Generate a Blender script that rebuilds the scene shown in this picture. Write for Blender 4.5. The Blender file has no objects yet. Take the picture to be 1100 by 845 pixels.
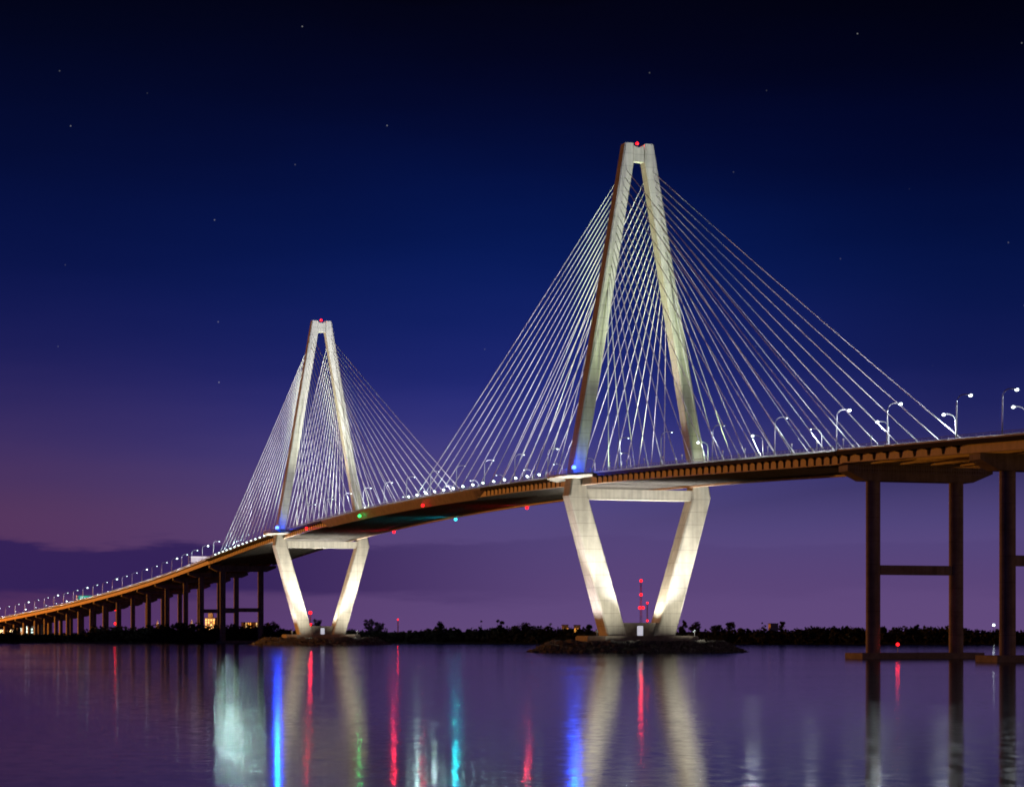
import bpy, bmesh, math, random
from mathutils import Vector, Matrix
random.seed(11)
SC = bpy.context.scene
COL = SC.collection
R = math.radians

# ------------------------------------------------------------------ helpers
def lin(r, g, b):
    f = lambda c: (c/255/12.92) if c/255 <= .04045 else ((c/255+.055)/1.055)**2.4
    return (f(r), f(g), f(b), 1)

def nodes_of(m):
    m.use_nodes = True
    nt = m.node_tree
    return nt, nt.nodes, nt.links

def mat(name, col, rough=.6, metal=0., var=.25, scale=.4, lines=0., spec=.4, bump=0., streak=0.):
    """procedural surface: base colour varied by noise, optional form lines, rain streaks and bump"""
    m = bpy.data.materials.new(name)
    nt, N, L = nodes_of(m)
    b = N['Principled BSDF']
    b.inputs['Roughness'].default_value = rough
    b.inputs['Metallic'].default_value = metal
    b.inputs['Specular IOR Level'].default_value = spec
    geo = N.new('ShaderNodeNewGeometry')
    noi = N.new('ShaderNodeTexNoise'); noi.inputs['Scale'].default_value = scale
    noi.inputs['Detail'].default_value = 6; noi.inputs['Roughness'].default_value = .65
    L.new(geo.outputs['Position'], noi.inputs['Vector'])
    mr = N.new('ShaderNodeMapRange')
    mr.inputs['From Min'].default_value = .3; mr.inputs['From Max'].default_value = .7
    mr.inputs['To Min'].default_value = 1-var; mr.inputs['To Max'].default_value = 1+var*.5
    L.new(noi.outputs['Fac'], mr.inputs['Value'])
    out = mr.outputs['Result']
    if streak:
        mp = N.new('ShaderNodeMapping'); mp.inputs['Scale'].default_value = (1.1, 1.1, .05)
        L.new(geo.outputs['Position'], mp.inputs['Vector'])
        n2 = N.new('ShaderNodeTexNoise'); n2.inputs['Scale'].default_value = .8; n2.inputs['Detail'].default_value = 3
        L.new(mp.outputs['Vector'], n2.inputs['Vector'])
        m2 = N.new('ShaderNodeMapRange'); m2.inputs['From Min'].default_value = .35; m2.inputs['From Max'].default_value = .65
        m2.inputs['To Min'].default_value = 1-streak; m2.inputs['To Max'].default_value = 1.
        L.new(n2.outputs['Fac'], m2.inputs['Value'])
        mu = N.new('ShaderNodeMath'); mu.operation = 'MULTIPLY'
        L.new(out, mu.inputs[0]); L.new(m2.outputs['Result'], mu.inputs[1]); out = mu.outputs[0]
    if lines:
        sep = N.new('ShaderNodeSeparateXYZ'); L.new(geo.outputs['Position'], sep.inputs[0])
        md = N.new('ShaderNodeMath'); md.operation = 'MODULO'; md.inputs[1].default_value = lines
        L.new(sep.outputs['Z'], md.inputs[0])
        lt = N.new('ShaderNodeMath'); lt.operation = 'LESS_THAN'; lt.inputs[1].default_value = .16
        L.new(md.outputs[0], lt.inputs[0])
        m3 = N.new('ShaderNodeMapRange'); m3.inputs['To Min'].default_value = 1; m3.inputs['To Max'].default_value = .62
        L.new(lt.outputs[0], m3.inputs['Value'])
        mu = N.new('ShaderNodeMath'); mu.operation = 'MULTIPLY'
        L.new(out, mu.inputs[0]); L.new(m3.outputs['Result'], mu.inputs[1]); out = mu.outputs[0]
    sc = N.new('ShaderNodeVectorMath'); sc.operation = 'SCALE'
    sc.inputs[0].default_value = col[:3]
    L.new(out, sc.inputs['Scale'])
    L.new(sc.outputs['Vector'], b.inputs['Base Color'])
    if bump:
        bp = N.new('ShaderNodeBump'); bp.inputs['Strength'].default_value = bump; bp.inputs['Distance'].default_value = .2
        L.new(noi.outputs['Fac'], bp.inputs['Height']); L.new(bp.outputs['Normal'], b.inputs['Normal'])
    return m

def glow(name, col, strength):
    m = bpy.data.materials.new(name)
    nt, N, L = nodes_of(m)
    b = N['Principled BSDF']
    b.inputs['Base Color'].default_value = (*col[:3], 1)
    b.inputs['Emission Color'].default_value = (*col[:3], 1)
    b.inputs['Emission Strength'].default_value = strength
    b.inputs['Roughness'].default_value = .3
    m.cycles.emission_sampling = 'NONE'
    return m

class MB:
    def __init__(s): s.v = []; s.f = []
    def poly(s, pts, faces):
        o = len(s.v); s.v += [tuple(p) for p in pts]; s.f += [tuple(i+o for i in f) for f in faces]
    def box(s, x0, x1, y0, y1, z0, z1):
        p = [(x, y, z) for z in (z0, z1) for x, y in ((x0, y0), (x1, y0), (x1, y1), (x0, y1))]
        s.poly(p, [(3, 2, 1, 0), (4, 5, 6, 7), (0, 1, 5, 4), (1, 2, 6, 5), (2, 3, 7, 6), (3, 0, 4, 7)])
    def rings(s, rs, cap=True, closed=True):
        n = len(rs[0]); o = len(s.v)
        for r in rs: s.v += [tuple(p) for p in r]
        for k in range(len(rs)-1):
            for i in range(n if closed else n-1):
                j = (i+1) % n
                s.f.append((o+k*n+i, o+k*n+j, o+(k+1)*n+j, o+(k+1)*n+i))
        if cap:
            s.f.append(tuple(o+i for i in reversed(range(n))))
            s.f.append(tuple(o+(len(rs)-1)*n+i for i in range(n)))
    def tube(s, pts, rad, n=8, cap=True):
        pts = [Vector(p) for p in pts]
        if not hasattr(rad, '__len__'): rad = [rad]*len(pts)
        rs = []
        for i, p in enumerate(pts):
            d = (pts[min(i+1, len(pts)-1)] - pts[max(i-1, 0)]).normalized()
            a = Vector((0, 0, 1)) if abs(d.z) < .95 else Vector((1, 0, 0))
            x = d.cross(a).normalized(); y = x.cross(d)
            rs.append([p + (x*math.cos(2*math.pi*k/n) + y*math.sin(2*math.pi*k/n))*rad[i] for k in range(n)])
        s.rings(rs, cap)
    def prism(s, outline, z0, z1):
        s.rings([[(x, y, z0) for x, y in outline], [(x, y, z1) for x, y in outline]])
    def ball(s, c, r, nu=10, nv=6, sq=(1, 1, 1)):
        rs = []
        for i in range(1, nv):
            th = math.pi*i/nv
            rs.append([(c[0]+sq[0]*r*math.sin(th)*math.cos(2*math.pi*k/nu), c[1]+sq[1]*r*math.sin(th)*math.sin(2*math.pi*k/nu), c[2]-sq[2]*r*math.cos(th)) for k in range(nu)])
        s.rings(rs)
    def build(s, name, m, parent=None, org=None, smooth=False):
        me = bpy.data.meshes.new(name)
        v = s.v if org is None else [(p[0]-org[0], p[1]-org[1], p[2]-org[2]) for p in s.v]
        me.from_pydata(v, [], s.f); me.update()
        bm = bmesh.new(); bm.from_mesh(me)
        bmesh.ops.recalc_face_normals(bm, faces=bm.faces); bm.to_mesh(me); bm.free()
        if smooth:
            for p in me.polygons: p.use_smooth = True
        me.materials.append(m)
        o = bpy.data.objects.new(name, me); COL.objects.link(o)
        if parent: o.parent = parent
        return o

def tag(o, label=None, cat=None, group=None, kind=None):
    for k, v in (('label', label), ('category', cat), ('group', group), ('kind', kind)):
        if v: o[k] = v
    return o
def thing(name, label, cat, loc=(0, 0, 0), rz=0, group=None):
    o = bpy.data.objects.new(name, None); COL.objects.link(o)
    o.location = loc; o.rotation_euler = (0, 0, rz); o.empty_display_size = .5
    return tag(o, label, cat, group)
def copy_tree(o, parent=None):
    c = o.copy(); COL.objects.link(c); c.parent = parent
    for ch in list(o.children): copy_tree(ch, c)
    return c
ORD = ['first', 'second', 'third', 'fourth', 'fifth', 'sixth', 'seventh', 'eighth', 'ninth', 'tenth', 'eleventh', 'twelfth', 'thirteenth',
       'fourteenth', 'fifteenth', 'sixteenth', 'seventeenth', 'eighteenth', 'nineteenth', 'twentieth', 'twenty-first', 'twenty-second', 'twenty-third', 'twenty-fourth', 'twenty-fifth', 'twenty-sixth']

def lamp_light(kind, loc, power, col, radius=.3, target=None, angle=60, blend=.6, parent=None):
    ld = bpy.data.lights.new('light', kind)
    ld.energy = power; ld.color = col[:3]; ld.shadow_soft_size = radius
    if kind == 'SPOT': ld.spot_size = R(angle); ld.spot_blend = blend
    o = bpy.data.objects.new('light', ld); COL.objects.link(o); o.location = loc
    if target is not None:
        o.rotation_euler = (Vector(target)-Vector(loc)).to_track_quat('-Z', 'Y').to_euler()
    return o

# ------------------------------------------------------------------ the bridge line
T2 = Vector((43.3, 787.7)); DT = 471.1
AW = Vector((-.3118, .9501)); NU = Vector((.9501, .3118))      # away from the viewer; to the right of that
CAM_Z = 6.93
K_ARC, S_ARC = 2.0e-4, 300.0
_ARC = {}
def line(t):
    """t metres along the bridge from the front tower (+ towards the viewer) -> centre, away-direction, right-direction"""
    s = -t - DT
    if s <= S_ARC:
        return T2 - AW*t, AW, NU
    p0 = T2 + AW*(DT+S_ARC); th0 = math.atan2(AW.y, AW.x); a = K_ARC*(s-S_ARC); th = th0+a
    r = 1/K_ARC
    p = p0 + Vector((r*(math.sin(th)-math.sin(th0)), -r*(math.cos(th)-math.cos(th0))))
    return p, Vector((math.cos(th), math.sin(th))), Vector((math.sin(th), -math.cos(th)))
def H(t):
    m = t + DT/2
    if m > 0:
        k, x = 5.6e-5, 325.
    else:
        m, k, x = -m, 5.8e-5, 352.
    return 63.6 - (k*m*m if m < x else k*x*x + 2*k*x*(m-x))
def P(t, u, z):
    c, a, n = line(t); q = c + n*u
    return Vector((q.x, q.y, z))
def frange(a, b, st):
    n = max(1, round(abs(b-a)/st)); return [a+(b-a)*i/n for i in range(n+1)]
def loft(mb, t0, t1, sec, st=9.5):
    mb.rings([[P(t, u, H(t)+v) for u, v in sec] for t in frange(t0, t1, st)])
def slab(mb, t0, t1, u0, u1, v0, v1, st=9.5):
    loft(mb, t0, t1, [(u0, v0), (u1, v0), (u1, v1), (u0, v1)], st)
def sheet(mb, t0, t1, u, v0, v1, st=9.5):
    mb.rings([[P(t, u, H(t)+v) for v in (v0, v1)] for t in frange(t0, t1, st)], cap=False, closed=False)
def block(mb, t0, t1, u0, u1, z0, z1):
    """box square to the bridge line with absolute heights"""
    mb.poly([P(t, u, z) for z in (z0, z1) for t, u in ((t0, u0), (t1, u0), (t1, u1), (t0, u1))],
            [(3, 2, 1, 0), (4, 5, 6, 7), (0, 1, 5, 4), (1, 2, 6, 5), (2, 3, 7, 6), (3, 0, 4, 7)])

# ------------------------------------------------------------------ materials
M = {}
M['concrete'] = mat('pale_concrete', (.50, .48, .42), .75, var=.18, scale=.25, lines=4.4, bump=.15, streak=.22)
M['concrete_pier'] = mat('pier_concrete', (.38, .33, .28), .8, var=.35, scale=.3, lines=6.1, bump=.15, streak=.3)
M['cap'] = mat('footing_concrete', (.30, .27, .23), .85, var=.35, scale=.5, bump=.2)
M['barrier'] = mat('barrier_concrete', (.55, .52, .50), .7, var=.2, scale=.5)
M['asphalt'] = mat('asphalt', (.05, .05, .052), .9, var=.3, scale=1.5)
M['steel'] = mat('girder_paint', (.54, .39, .28), .6, var=.22, scale=.35, streak=.15)
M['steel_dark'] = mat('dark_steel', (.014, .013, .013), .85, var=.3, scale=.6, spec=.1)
M['soffit'] = mat('deck_soffit', (.30, .285, .27), .7, var=.3, scale=.5)
def translucent(m, fac, col):
    nt, N, L = nodes_of(m)
    t = N.new('ShaderNodeBsdfTranslucent'); t.inputs['Color'].default_value = (*col, 1)
    mx = N.new('ShaderNodeMixShader'); mx.inputs[0].default_value = fac
    L.new(N['Principled BSDF'].outputs[0], mx.inputs[1]); L.new(t.outputs[0], mx.inputs[2])
    L.new(mx.outputs[0], N['Material Output'].inputs['Surface']); return m
M['rail'] = mat('railing_steel', (.55, .53, .55), .4, metal=.2, var=.1)
M['light_catcher_sheet'] = translucent(mat('light_catcher_translucent', (.08, .075, .075), .6, var=.25, scale=.3, spec=.1), .72, (.92, .84, .86))  # for an added sheet that lamps behind it turn into a bright edge band
M['fairing'] = mat('fairing_sheet', (.30, .255, .25), .75, var=.25, scale=.3, streak=.2)
M['cable'] = mat('cable_sheath', (.78, .78, .80), .4, var=.12, scale=.15)
M['pole'] = mat('galvanised_pole', (.50, .52, .54), .4, metal=.4, var=.15, scale=1)
M['housing'] = mat('lamp_housing', (.12, .12, .13), .5, var=.15, scale=2)
M['lens_white'] = glow('lens_white', (.80, 1, .93), 6)
M['lens_cool'] = glow('lens_cool', (.80, .93, 1), 6)
M['lens_red'] = glow('lens_red', (1, .01, .015), 3.4)
M['lens_green'] = glow('lens_green', (.03, 1, .14), 4)
M['lens_teal'] = glow('lens_teal', (.03, .72, .80), 4)
M['lens_blue'] = glow('lens_blue', (.05, .12, 1), 9)
M['door_lit'] = glow('lit_doorway', (.85, .86, 1), .55)
M['rock'] = mat('riprap_stone', (.155, .155, .15), .9, var=.6, scale=1.2, bump=.4)
M['mud'] = mat('shore_mud', (.045, .04, .034), .95, var=.4, scale=.2)
M['leaf'] = mat('leaf_dark', (.03, .034, .02), .8, var=.5, scale=.15)
M['leaf_tree'] = mat('leaf_tree', (.032, .038, .022), .8, var=.5, scale=.4)
M['bark'] = mat('bark', (.09, .07, .05), .9, var=.4, scale=2)
M['mast'] = mat('mast_paint', (.30, .12, .10), .6, var=.3, scale=.2)
M['wall_pale'] = mat('pale_render', (.62, .56, .48), .8, var=.15, scale=.2)
M['wall_warm'] = mat('warm_brick', (.45, .33, .22), .8, var=.2, scale=.3)
M['roof'] = mat('dark_roofing', (.10, .09, .08), .8, var=.2, scale=.5)
M['win_warm'] = glow('window_warm', (1, .66, .25), 1.0)
M['win_cool'] = glow('window_cool', (.70, 1, .95), 1.0)
M['win_orange'] = glow('window_sodium', (1, .42, .06), 1.3)
M['sign_green'] = mat('sign_green', (.0, .28, .20), .5, var=.1)
M['sign_white'] = glow('sign_board_glow', (.95, .80, .88), .62)  # floodlighting on the board put in as emission of its face
M['text'] = mat('sign_text', (.8, .8, .8), .5, var=.05)

# ------------------------------------------------------------------ bridge
T_L, T_R = -DT-214., 201.            # ends of the cable-stayed deck
bridge = thing('cable_stayed_bridge', 'floodlit cable-stayed bridge with two diamond towers crossing the dark river', 'bridge', (T2.x, T2.y, 0))
BO = (T2.x, T2.y, 0)

def tower_part(t0, which):
    def q(u, w, z): return P(t0+w, u, z)
    up = MB()
    out_u = lambda z: 5.28 + .171*(175.3-z)
    dep = lambda z: 4.9 + (175.3-z)*.0165
    def inn(z): return max(2.0, out_u(z)-4.36)
    for sgn in (-1, 1):
        rs = []
        for z in (60.9, 80, 110, 140, 169.1, 175.3):
            o, i, d = out_u(z), inn(z), dep(z)/2
            c = .45
            pts = [(o, -d+c), (o, d-c), (o-c, d), (i+c, d), (i, d-c), (i, -d+c), (i+c, -d), (o-c, -d)]
            rs.append([q(sgn*u, w, z) for u, w in pts])
        up.rings(rs)
    # recessed head panel with a hollow top edge
    top = [(-2.02, 175.0), (-1, 174.3), (0, 174.05), (1, 174.3), (2.02, 175.0)]
    rs = [[q(u, w, z) for w, z in ((-1.3, 169.2), (1.3, 169.2), (1.3, zt), (-1.3, zt))] for u, zt in top for z in (0,)]
    up.rings(rs)
    tw = up.build('tower', M['concrete'], bridge, BO)
    tw['label'] = ('nearer and larger ' if which else 'farther and smaller ') + 'diamond tower'
    for sgn in (-1, 1):
        lg = MB(); rs = []
        for z, o, i, d in ((5.6, 12.5, 5.5, 4.75), (20, 16.6, 9.67, 4.4), (36, 21.2, 14.3, 4.0), (53.5, 26.2, 19.4, 3.65), (60.9, 24.92, 20.4, 3.42)):
            c = .5
            pts = [(o, -d+c), (o, d-c), (o-c, d), (i+c, d), (i, d-c), (i, -d+c), (i+c, -d), (o-c, -d)]
            rs.append([q(sgn*u, w, z) for u, w in pts])
        lg.rings(rs); lg.build('lower_leg', M['concrete'], tw, BO)
    cb = MB(); block(cb, t0-2.3, t0+2.3, -20.2, 20.2, 52.4, 55.9)
    cb.build('cross_beam', M['concrete'], tw, BO)
    bw = MB(); block(bw, t0-1.6, t0+1.6, -6.2, 6.2, 5.6, 10.1)
    bw.build('base_wall', M['cap'], tw, BO)
    dr = MB(); block(dr, t0+1.6, t0+1.72, -.6, 1.5, 5.7, 9.0)
    dr.build('doorway', M['door_lit'], tw, BO)
    pc = MB()
    ol = [(-20.5, -6), (-16, -11.5), (16, -11.5), (20.5, -6), (20.5, 6), (16, 11.5), (-16, 11.5), (-20.5, 6)]
    pc.rings([[q(u, w, z) for u, w in ol] for z in (1.0, 5.2)])
    pc.rings([[q(u*.985, w*.985, z) for u, w in ol] for z in (5.2, 5.6)])
    pc.build('pile_cap', M['cap'], tw, BO)
    # the walkway bulges round the outside of the left leg
    lo = MB(); h = H(t0)
    ol = [(-21.6, -21), (-24, -19), (-29.6, -10), (-30.4, -7), (-30.4, 7), (-29.6, 10), (-24, 19), (-21.6, 21)]
    lo.rings([[q(u*k, w, z) for u, w in ol] for k, z in ((.97, h-1.15), (1, h-.75), (1, h-.12))])
    lo.build('lookout_platform', M['concrete'], tw, BO)
    lr = MB()
    e = [(-23.6, -19.6), (-24, -18.9), (-29.5, -9.9), (-30.2, -7), (-30.2, 7), (-29.5, 9.9), (-24, 18.9), (-23.6, 19.6)]
    for k in range(len(e)-1):
        for zz in (.45, .95, 1.4):
            lr.tube([q(*e[k], h-.12+zz), q(*e[k+1], h-.12+zz)], .05, 5)
        for j in range(5):
            u = e[k][0]+(e[k+1][0]-e[k][0])*j/5; w = e[k][1]+(e[k+1][1]-e[k][1])*j/5
            lr.tube([q(u, w, h-.15), q(u, w, h+1.32)], .06, 5)
    lr.build('railing', M['rail'], tw, BO)
    return q
Q2 = tower_part(0, 1)
Q1 = tower_part(-DT, 0)

# deck
FB = 4.75
mb = MB(); slab(mb, T_L, T_R, -21.2, 19.6, -.55, -.06)
mb.build('road_deck', M['asphalt'], bridge, BO)
mb = MB()
for t in frange(T_L+2, T_R-2, FB):
    h = H(t); block(mb, t-.22, t+.22, -20.9, 19.3, h-2.75, h-.56)
for u in (-14, -7, 0, 7, 14): slab(mb, T_L+1, T_R-1, u-.2, u+.2, -1.7, -.57)
o = mb.build('floor_beam', M['soffit'], bridge, BO); o['kind'] = 'stuff'
for u0, lab in ((-21.5, 'orange-lit near edge girder'), (19.3, 'far edge girder')):
    mb = MB(); loft(mb, T_L, T_R, [(u0-.5, -3.35), (u0+.8, -3.35), (u0+.8, -3.17), (u0+.3, -3.17), (u0+.3, -.56), (u0, -.56), (u0, -3.17), (u0-.5, -3.17)])
    mb.build('edge_girder', M['steel'], bridge, BO)['label'] = lab
segs = [(T_L, -DT-19), (-DT+19, -19), (19, T_R)]
mb = MB()
for a, b in segs: slab(mb, a, b, -23.3, -21.22, -.5, -.1)
mb.build('walkway', M['barrier'], bridge, BO)
FAIR = (-372., -107.)
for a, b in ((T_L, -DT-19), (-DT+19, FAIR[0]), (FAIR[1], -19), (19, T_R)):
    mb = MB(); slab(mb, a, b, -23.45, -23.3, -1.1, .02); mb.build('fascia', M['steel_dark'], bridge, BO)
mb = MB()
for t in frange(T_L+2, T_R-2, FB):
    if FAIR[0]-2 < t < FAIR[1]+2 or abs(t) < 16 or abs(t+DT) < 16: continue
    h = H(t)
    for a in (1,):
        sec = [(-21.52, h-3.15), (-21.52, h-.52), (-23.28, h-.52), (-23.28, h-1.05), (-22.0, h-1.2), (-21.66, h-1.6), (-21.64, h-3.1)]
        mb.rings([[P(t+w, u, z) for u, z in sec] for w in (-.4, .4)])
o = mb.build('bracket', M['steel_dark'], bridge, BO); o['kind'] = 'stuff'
mb = MB()
sec = [(-23.5, -.15), (-23.5, -.75), (-21.9, -4.05), (-21.2, -4.05), (-21.5, -.52)]
rr = []
for t in frange(FAIR[0], FAIR[1], 9.5):
    k = min(1, (t-FAIR[0])/8+.02, (FAIR[1]-t)/8+.02)
    rr.append([P(t, u, H(t)+(v if v > -1 else -.75+(v+.75)*k)) for u, v in sec])
mb.rings(rr); mb.build('wind_fairing', M['fairing'], bridge, BO)
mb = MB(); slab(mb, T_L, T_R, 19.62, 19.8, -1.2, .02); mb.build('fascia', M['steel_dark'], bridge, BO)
def barrier(mb, t0, t1, u):
    loft(mb, t0, t1, [(u-.28, -.05), (u+.28, -.05), (u+.12, .95), (u-.12, .95)])
mb = MB(); barrier(mb, T_L, T_R, -18.9); mb.build('barrier', M['barrier'], bridge, BO)
mb = MB(); barrier(mb, T_L, T_R, 19.0); mb.build('barrier', M['barrier'], bridge, BO)
def railing(mb, t0, t1, u, post=2.4):
    for zz, r in ((.35, .035), (.7, .035), (1.05, .035), (1.42, .06)):
        mb.tube([P(t, u, H(t)-.1+zz) for t in frange(t0, t1, 12)], r, 5)
    for t in frange(t0, t1, post):
        h = H(t); mb.tube([P(t, u, h-.12), P(t, u, h+1.35)], .055, 4)
for a, b in segs:
    mb = MB(); railing(mb, a, b, -23.25); mb.build('railing', M['rail'], bridge, BO)
    mb = MB(); sheet(mb, a, b, -23.18, -.05, .5); mb.build('light_catcher_sheet', M['light_catcher_sheet'], bridge, BO)  # added sheet behind the rails, catches lamp light to brighten them

# stay cables: near/far plane, both fans of both towers
cables = []
for tt, tid in ((0, 2), (-DT, 1)):
    for fan in (-1, 1):
        main = (fan == -1) == (tid == 2)
        reach = 224 if main else 203
        for plane in (-1, 1):
            for i in range(16):
                f = 1 - i/15
                w = fan*(20 + (reach-20)*f)
                zt = 165.8 - 2.75*i
                ut = (5.28 + .171*(175.3-zt)) - 2.1
                wt = fan*(2.3 + (175.3-zt)*.008)
                a = P(tt+w, plane*18.05, H(tt+w)-.1); b = P(tt+wt, plane*ut, zt)
                cables.append((tid, fan, plane, i, a, b, tt+w))
def cable_mesh(mb, a, b):
    d = (b-a).normalized(); L = (b-a).length; n = 10
    pts = [a + d*L*k/n - Vector((0, 0, L*.0035*4*(k/n)*(1-k/n))) for k in range(n+1)]
    mb.tube([a-d*.3, a+d*4.2], .24, 8)
    mb.tube(pts, .125, 7)
rest = MB()
for c in cables:
    tid, fan, plane, i, a, b, t = c
    if tid == 1 and plane == 1 and i >= 2:
        cable_mesh(rest, a, b)
    else:
        m = MB(); cable_mesh(m, a, b); m.build('stay_cable', M['cable'], bridge, BO, True)
o = rest.build('stay_cable', M['cable'], bridge, BO, True); o['kind'] = 'stuff'

# ------------------------------------------------------------------ piers
def pier(parent, org, t, z0, rad=1.9, us=(-12.6, 11.7), strut=None, cap_u=(-21.2, 21.2), cap_d=3.9, drop=3.6, foot=None, mcol='concrete_pier', cap_w=2.6):
    h = H(t)-drop
    cp = MB(); prof = [(cap_u[0], h), (cap_u[1], h), (cap_u[1], h-1.5), (us[1]+3.6, h-cap_d), (us[0]-3.6, h-cap_d), (cap_u[0], h-1.5)]
    cp.rings([[P(t+w, u, z) for u, z in prof] for w in (-cap_w, cap_w)])
    pr = cp.build('pier', M[mcol], parent, org)
    for u in us:
        cm = MB(); cm.tube([P(t, u, z0), P(t, u, (z0+h-cap_d)/2), P(t, u, h-cap_d+.1)], rad, 20)
        cm.build('column', M[mcol], pr, org, False)
    for z in (strut or []):
        sm = MB(); block(sm, t-.9, t+.9, us[0]+rad*.9, us[1]-rad*.9, z, z+2.5); sm.build('strut', M[mcol], pr, org)
    if foot:
        fm = MB(); block(fm, t-foot[1], t+foot[1], us[0]-foot[0], us[1]+foot[0], -.6, 1.5); fm.build('footing', M['cap'], pr, org)
    return pr
pr = pier(bridge, BO, T_R, .4, strut=[21.8], foot=(5.6, 5.0))
fr = MB()        # inspection fence along the near face of the cap
h = H(T_R)-3.6
for k in range(53):
    u = -19+38*k/52; fr.tube([P(T_R+2.75, u, h-1.9), P(T_R+2.75, u, h+.3)], .05, 4)
for z in (-1.8, -.8, .3): fr.tube([P(T_R+2.75, -19, h+z), P(T_R+2.75, 19, h+z)], .06, 4)
fr.build('railing', M['rail'], pr, BO)
pier(bridge, BO, T_L, .4, strut=[19.5], foot=(3.5, 4.5))

# ------------------------------------------------------------------ approach viaducts
def viaduct(label, t0, t1, piers, near_u, brk):
    o0 = line(t0)[0]; root = thing('approach_viaduct', label, 'viaduct', (o0.x, o0.y, 0)); OR = (o0.x, o0.y, 0)
    m = MB(); slab(m, t0, t1, near_u+.3, 19.6, -.5, -.06); m.build('road_deck', M['asphalt'], root, OR)
    for u in (near_u+(1.7 if brk else .5), -13, -4.5, 4.5, 13, 18.4):
        m = MB(); loft(m, t0, t1, [(u-.5, -3.0), (u+.5, -3.0), (u+.5, -2.8), (u+.14, -2.8), (u+.14, -.52), (u-.14, -.52), (u-.14, -2.8), (u-.5, -2.8)])
        m.build('girder', M['steel'], root, OR)
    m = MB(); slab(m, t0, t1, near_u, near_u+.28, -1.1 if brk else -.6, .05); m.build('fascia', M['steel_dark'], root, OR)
    m = MB(); loft(m, t0, t1, [(near_u+.3, -.05), (near_u+.7, -.05), (near_u+.6, .45), (near_u+.35, .45)]); m.build('parapet', M['barrier'], root, OR)
    m = MB(); sheet(m, t0, t1, near_u+.48, .4, 1.85 if not brk else .7); m.build('light_catcher_sheet', M['light_catcher_sheet'], root, OR)  # added sheet standing in for the white band of traffic light above the parapet
    m = MB(); barrier(m, t0, t1, 19.2); m.build('parapet', M['barrier'], root, OR)
    m = MB(); railing(m, t0, t1, near_u+.48, 3.2); m.build('railing', M['rail'], root, OR)
    if brk:
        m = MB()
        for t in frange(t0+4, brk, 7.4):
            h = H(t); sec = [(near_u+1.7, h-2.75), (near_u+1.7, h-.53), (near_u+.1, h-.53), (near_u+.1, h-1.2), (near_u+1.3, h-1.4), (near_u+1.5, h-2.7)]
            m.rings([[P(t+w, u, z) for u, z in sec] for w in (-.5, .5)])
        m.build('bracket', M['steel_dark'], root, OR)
    for t, kw in piers: pier(root, OR, t, drop=3.02, **kw)
    return root
PS = [293, 351, 420, 489, 549, 605, 657, 707, 753, 798, 843, 884, 922, 965, 1003, 1040, 1080, 1120]
pl = []
for i, s in enumerate(PS):
    t = -DT-s
    pl.append((t, dict(z0=.3, rad=1.75, us=(-11.6, 11.8), strut=[19.5] if i == 0 else None, cap_u=(-20.5, 19.5), cap_d=3.2, foot=(3, 4) if i < 2 else None, cap_w=1.7)))
viaduct('long curving approach viaduct on many columns descending to the left shore', T_L-.4, -DT-1150, pl, -21.6, None)
viaduct('short length of dim approach viaduct at the right edge, beyond the last cables', T_R+.4, 420,
        [(268.5, dict(z0=.4, rad=1.9, strut=[22.2], foot=(5.6, 5.0))), (340, dict(z0=.4, rad=1.9, foot=(5.6, 5.0)))], -23.4, 262)

# ------------------------------------------------------------------ street lamps
def make_lamp(lens='lens_cool', r=.66):
    root = thing('street_lamp', 'x', 'street lamp')
    m = MB(); m.tube([(0, 0, 0), (0, 0, .5)], .26, 8)
    m.build('base', M['pole'], root)
    arc = [(0, 0, .4), (0.05, 0, 4), (.12, 0, 8.6)] + [(.12+2.0*(1-math.cos(a)), 0, 8.6+2.0*math.sin(a)) for a in [math.pi/2*k/6 for k in range(1, 7)]] + [(3.2, 0, 10.62)]
    m = MB(); m.tube(arc, [.17, .15, .13]+[.11]*7, 7); m.build('pole', M['pole'], root, smooth=True)
    m = MB(); m.rings([[(3.1, -.2, 10.5), (3.1, .2, 10.5), (3.1, .2, 10.75), (3.1, -.2, 10.75)], [(3.6, -.34, 10.45), (3.6, .34, 10.45), (3.6, .28, 10.82), (3.6, -.28, 10.82)], [(4.3, -.24, 10.48), (4.3, .24, 10.48), (4.3, .18, 10.7), (4.3, -.18, 10.7)]])
    hd = m.build('lamp_head', M['housing'], root)
    m = MB(); m.ball((3.75, 0, 10.45), r, 12, 8, (.9, .8, .7)); m.build('lens', M[lens], hd, smooth=True)
    return root
PROTO = {}
GL = 'curved-arm lamps along both sides of the road'
WHITE = (.86, .95, 1.0)
def put_lamp(t, side, label, power=9000, r=.3, wide=False):
    if r in PROTO: o = copy_tree(PROTO[r])
    else: o = PROTO[r] = make_lamp(r=r)
    u = side*18.95
    p = P(t, u, H(t)+.9 if abs(side) else H(t))
    n = line(t)[2]
    ang = math.atan2(n.y, n.x) + (0 if side < 0 else math.pi)
    o.location = p; o.rotation_euler = (0, 0, ang)
    o['label'] = label; o['group'] = GL
    q = P(t, u - side*3.75, p.z+10.1)
    lamp_light('SPOT', q, power, WHITE, .35, q-Vector((0, 0, 5)), 179 if wide else 166, .12 if wide else .45)
near_r = [31, 69, 110, 154, 192.5, 221, 256, 277]
far_r = [18, 63, 106, 149.5, 188, 224, 262]
for i, t in enumerate(near_r):
    put_lamp(t, -1, f'{ORD[i]} near-side curved lamp to the right of the front tower', 8000 if t > 190 else 3000, .54 if t > 190 else .26, True)
for i, t in enumerate(far_r):
    put_lamp(t, 1, f'{ORD[i]} far-side curved lamp to the right of the front tower', 20000 if i in (1, 3, 4) else 6000, .54 if i != 2 else .26, True)
tm = [-40-38*i for i in range(11)]
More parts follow.
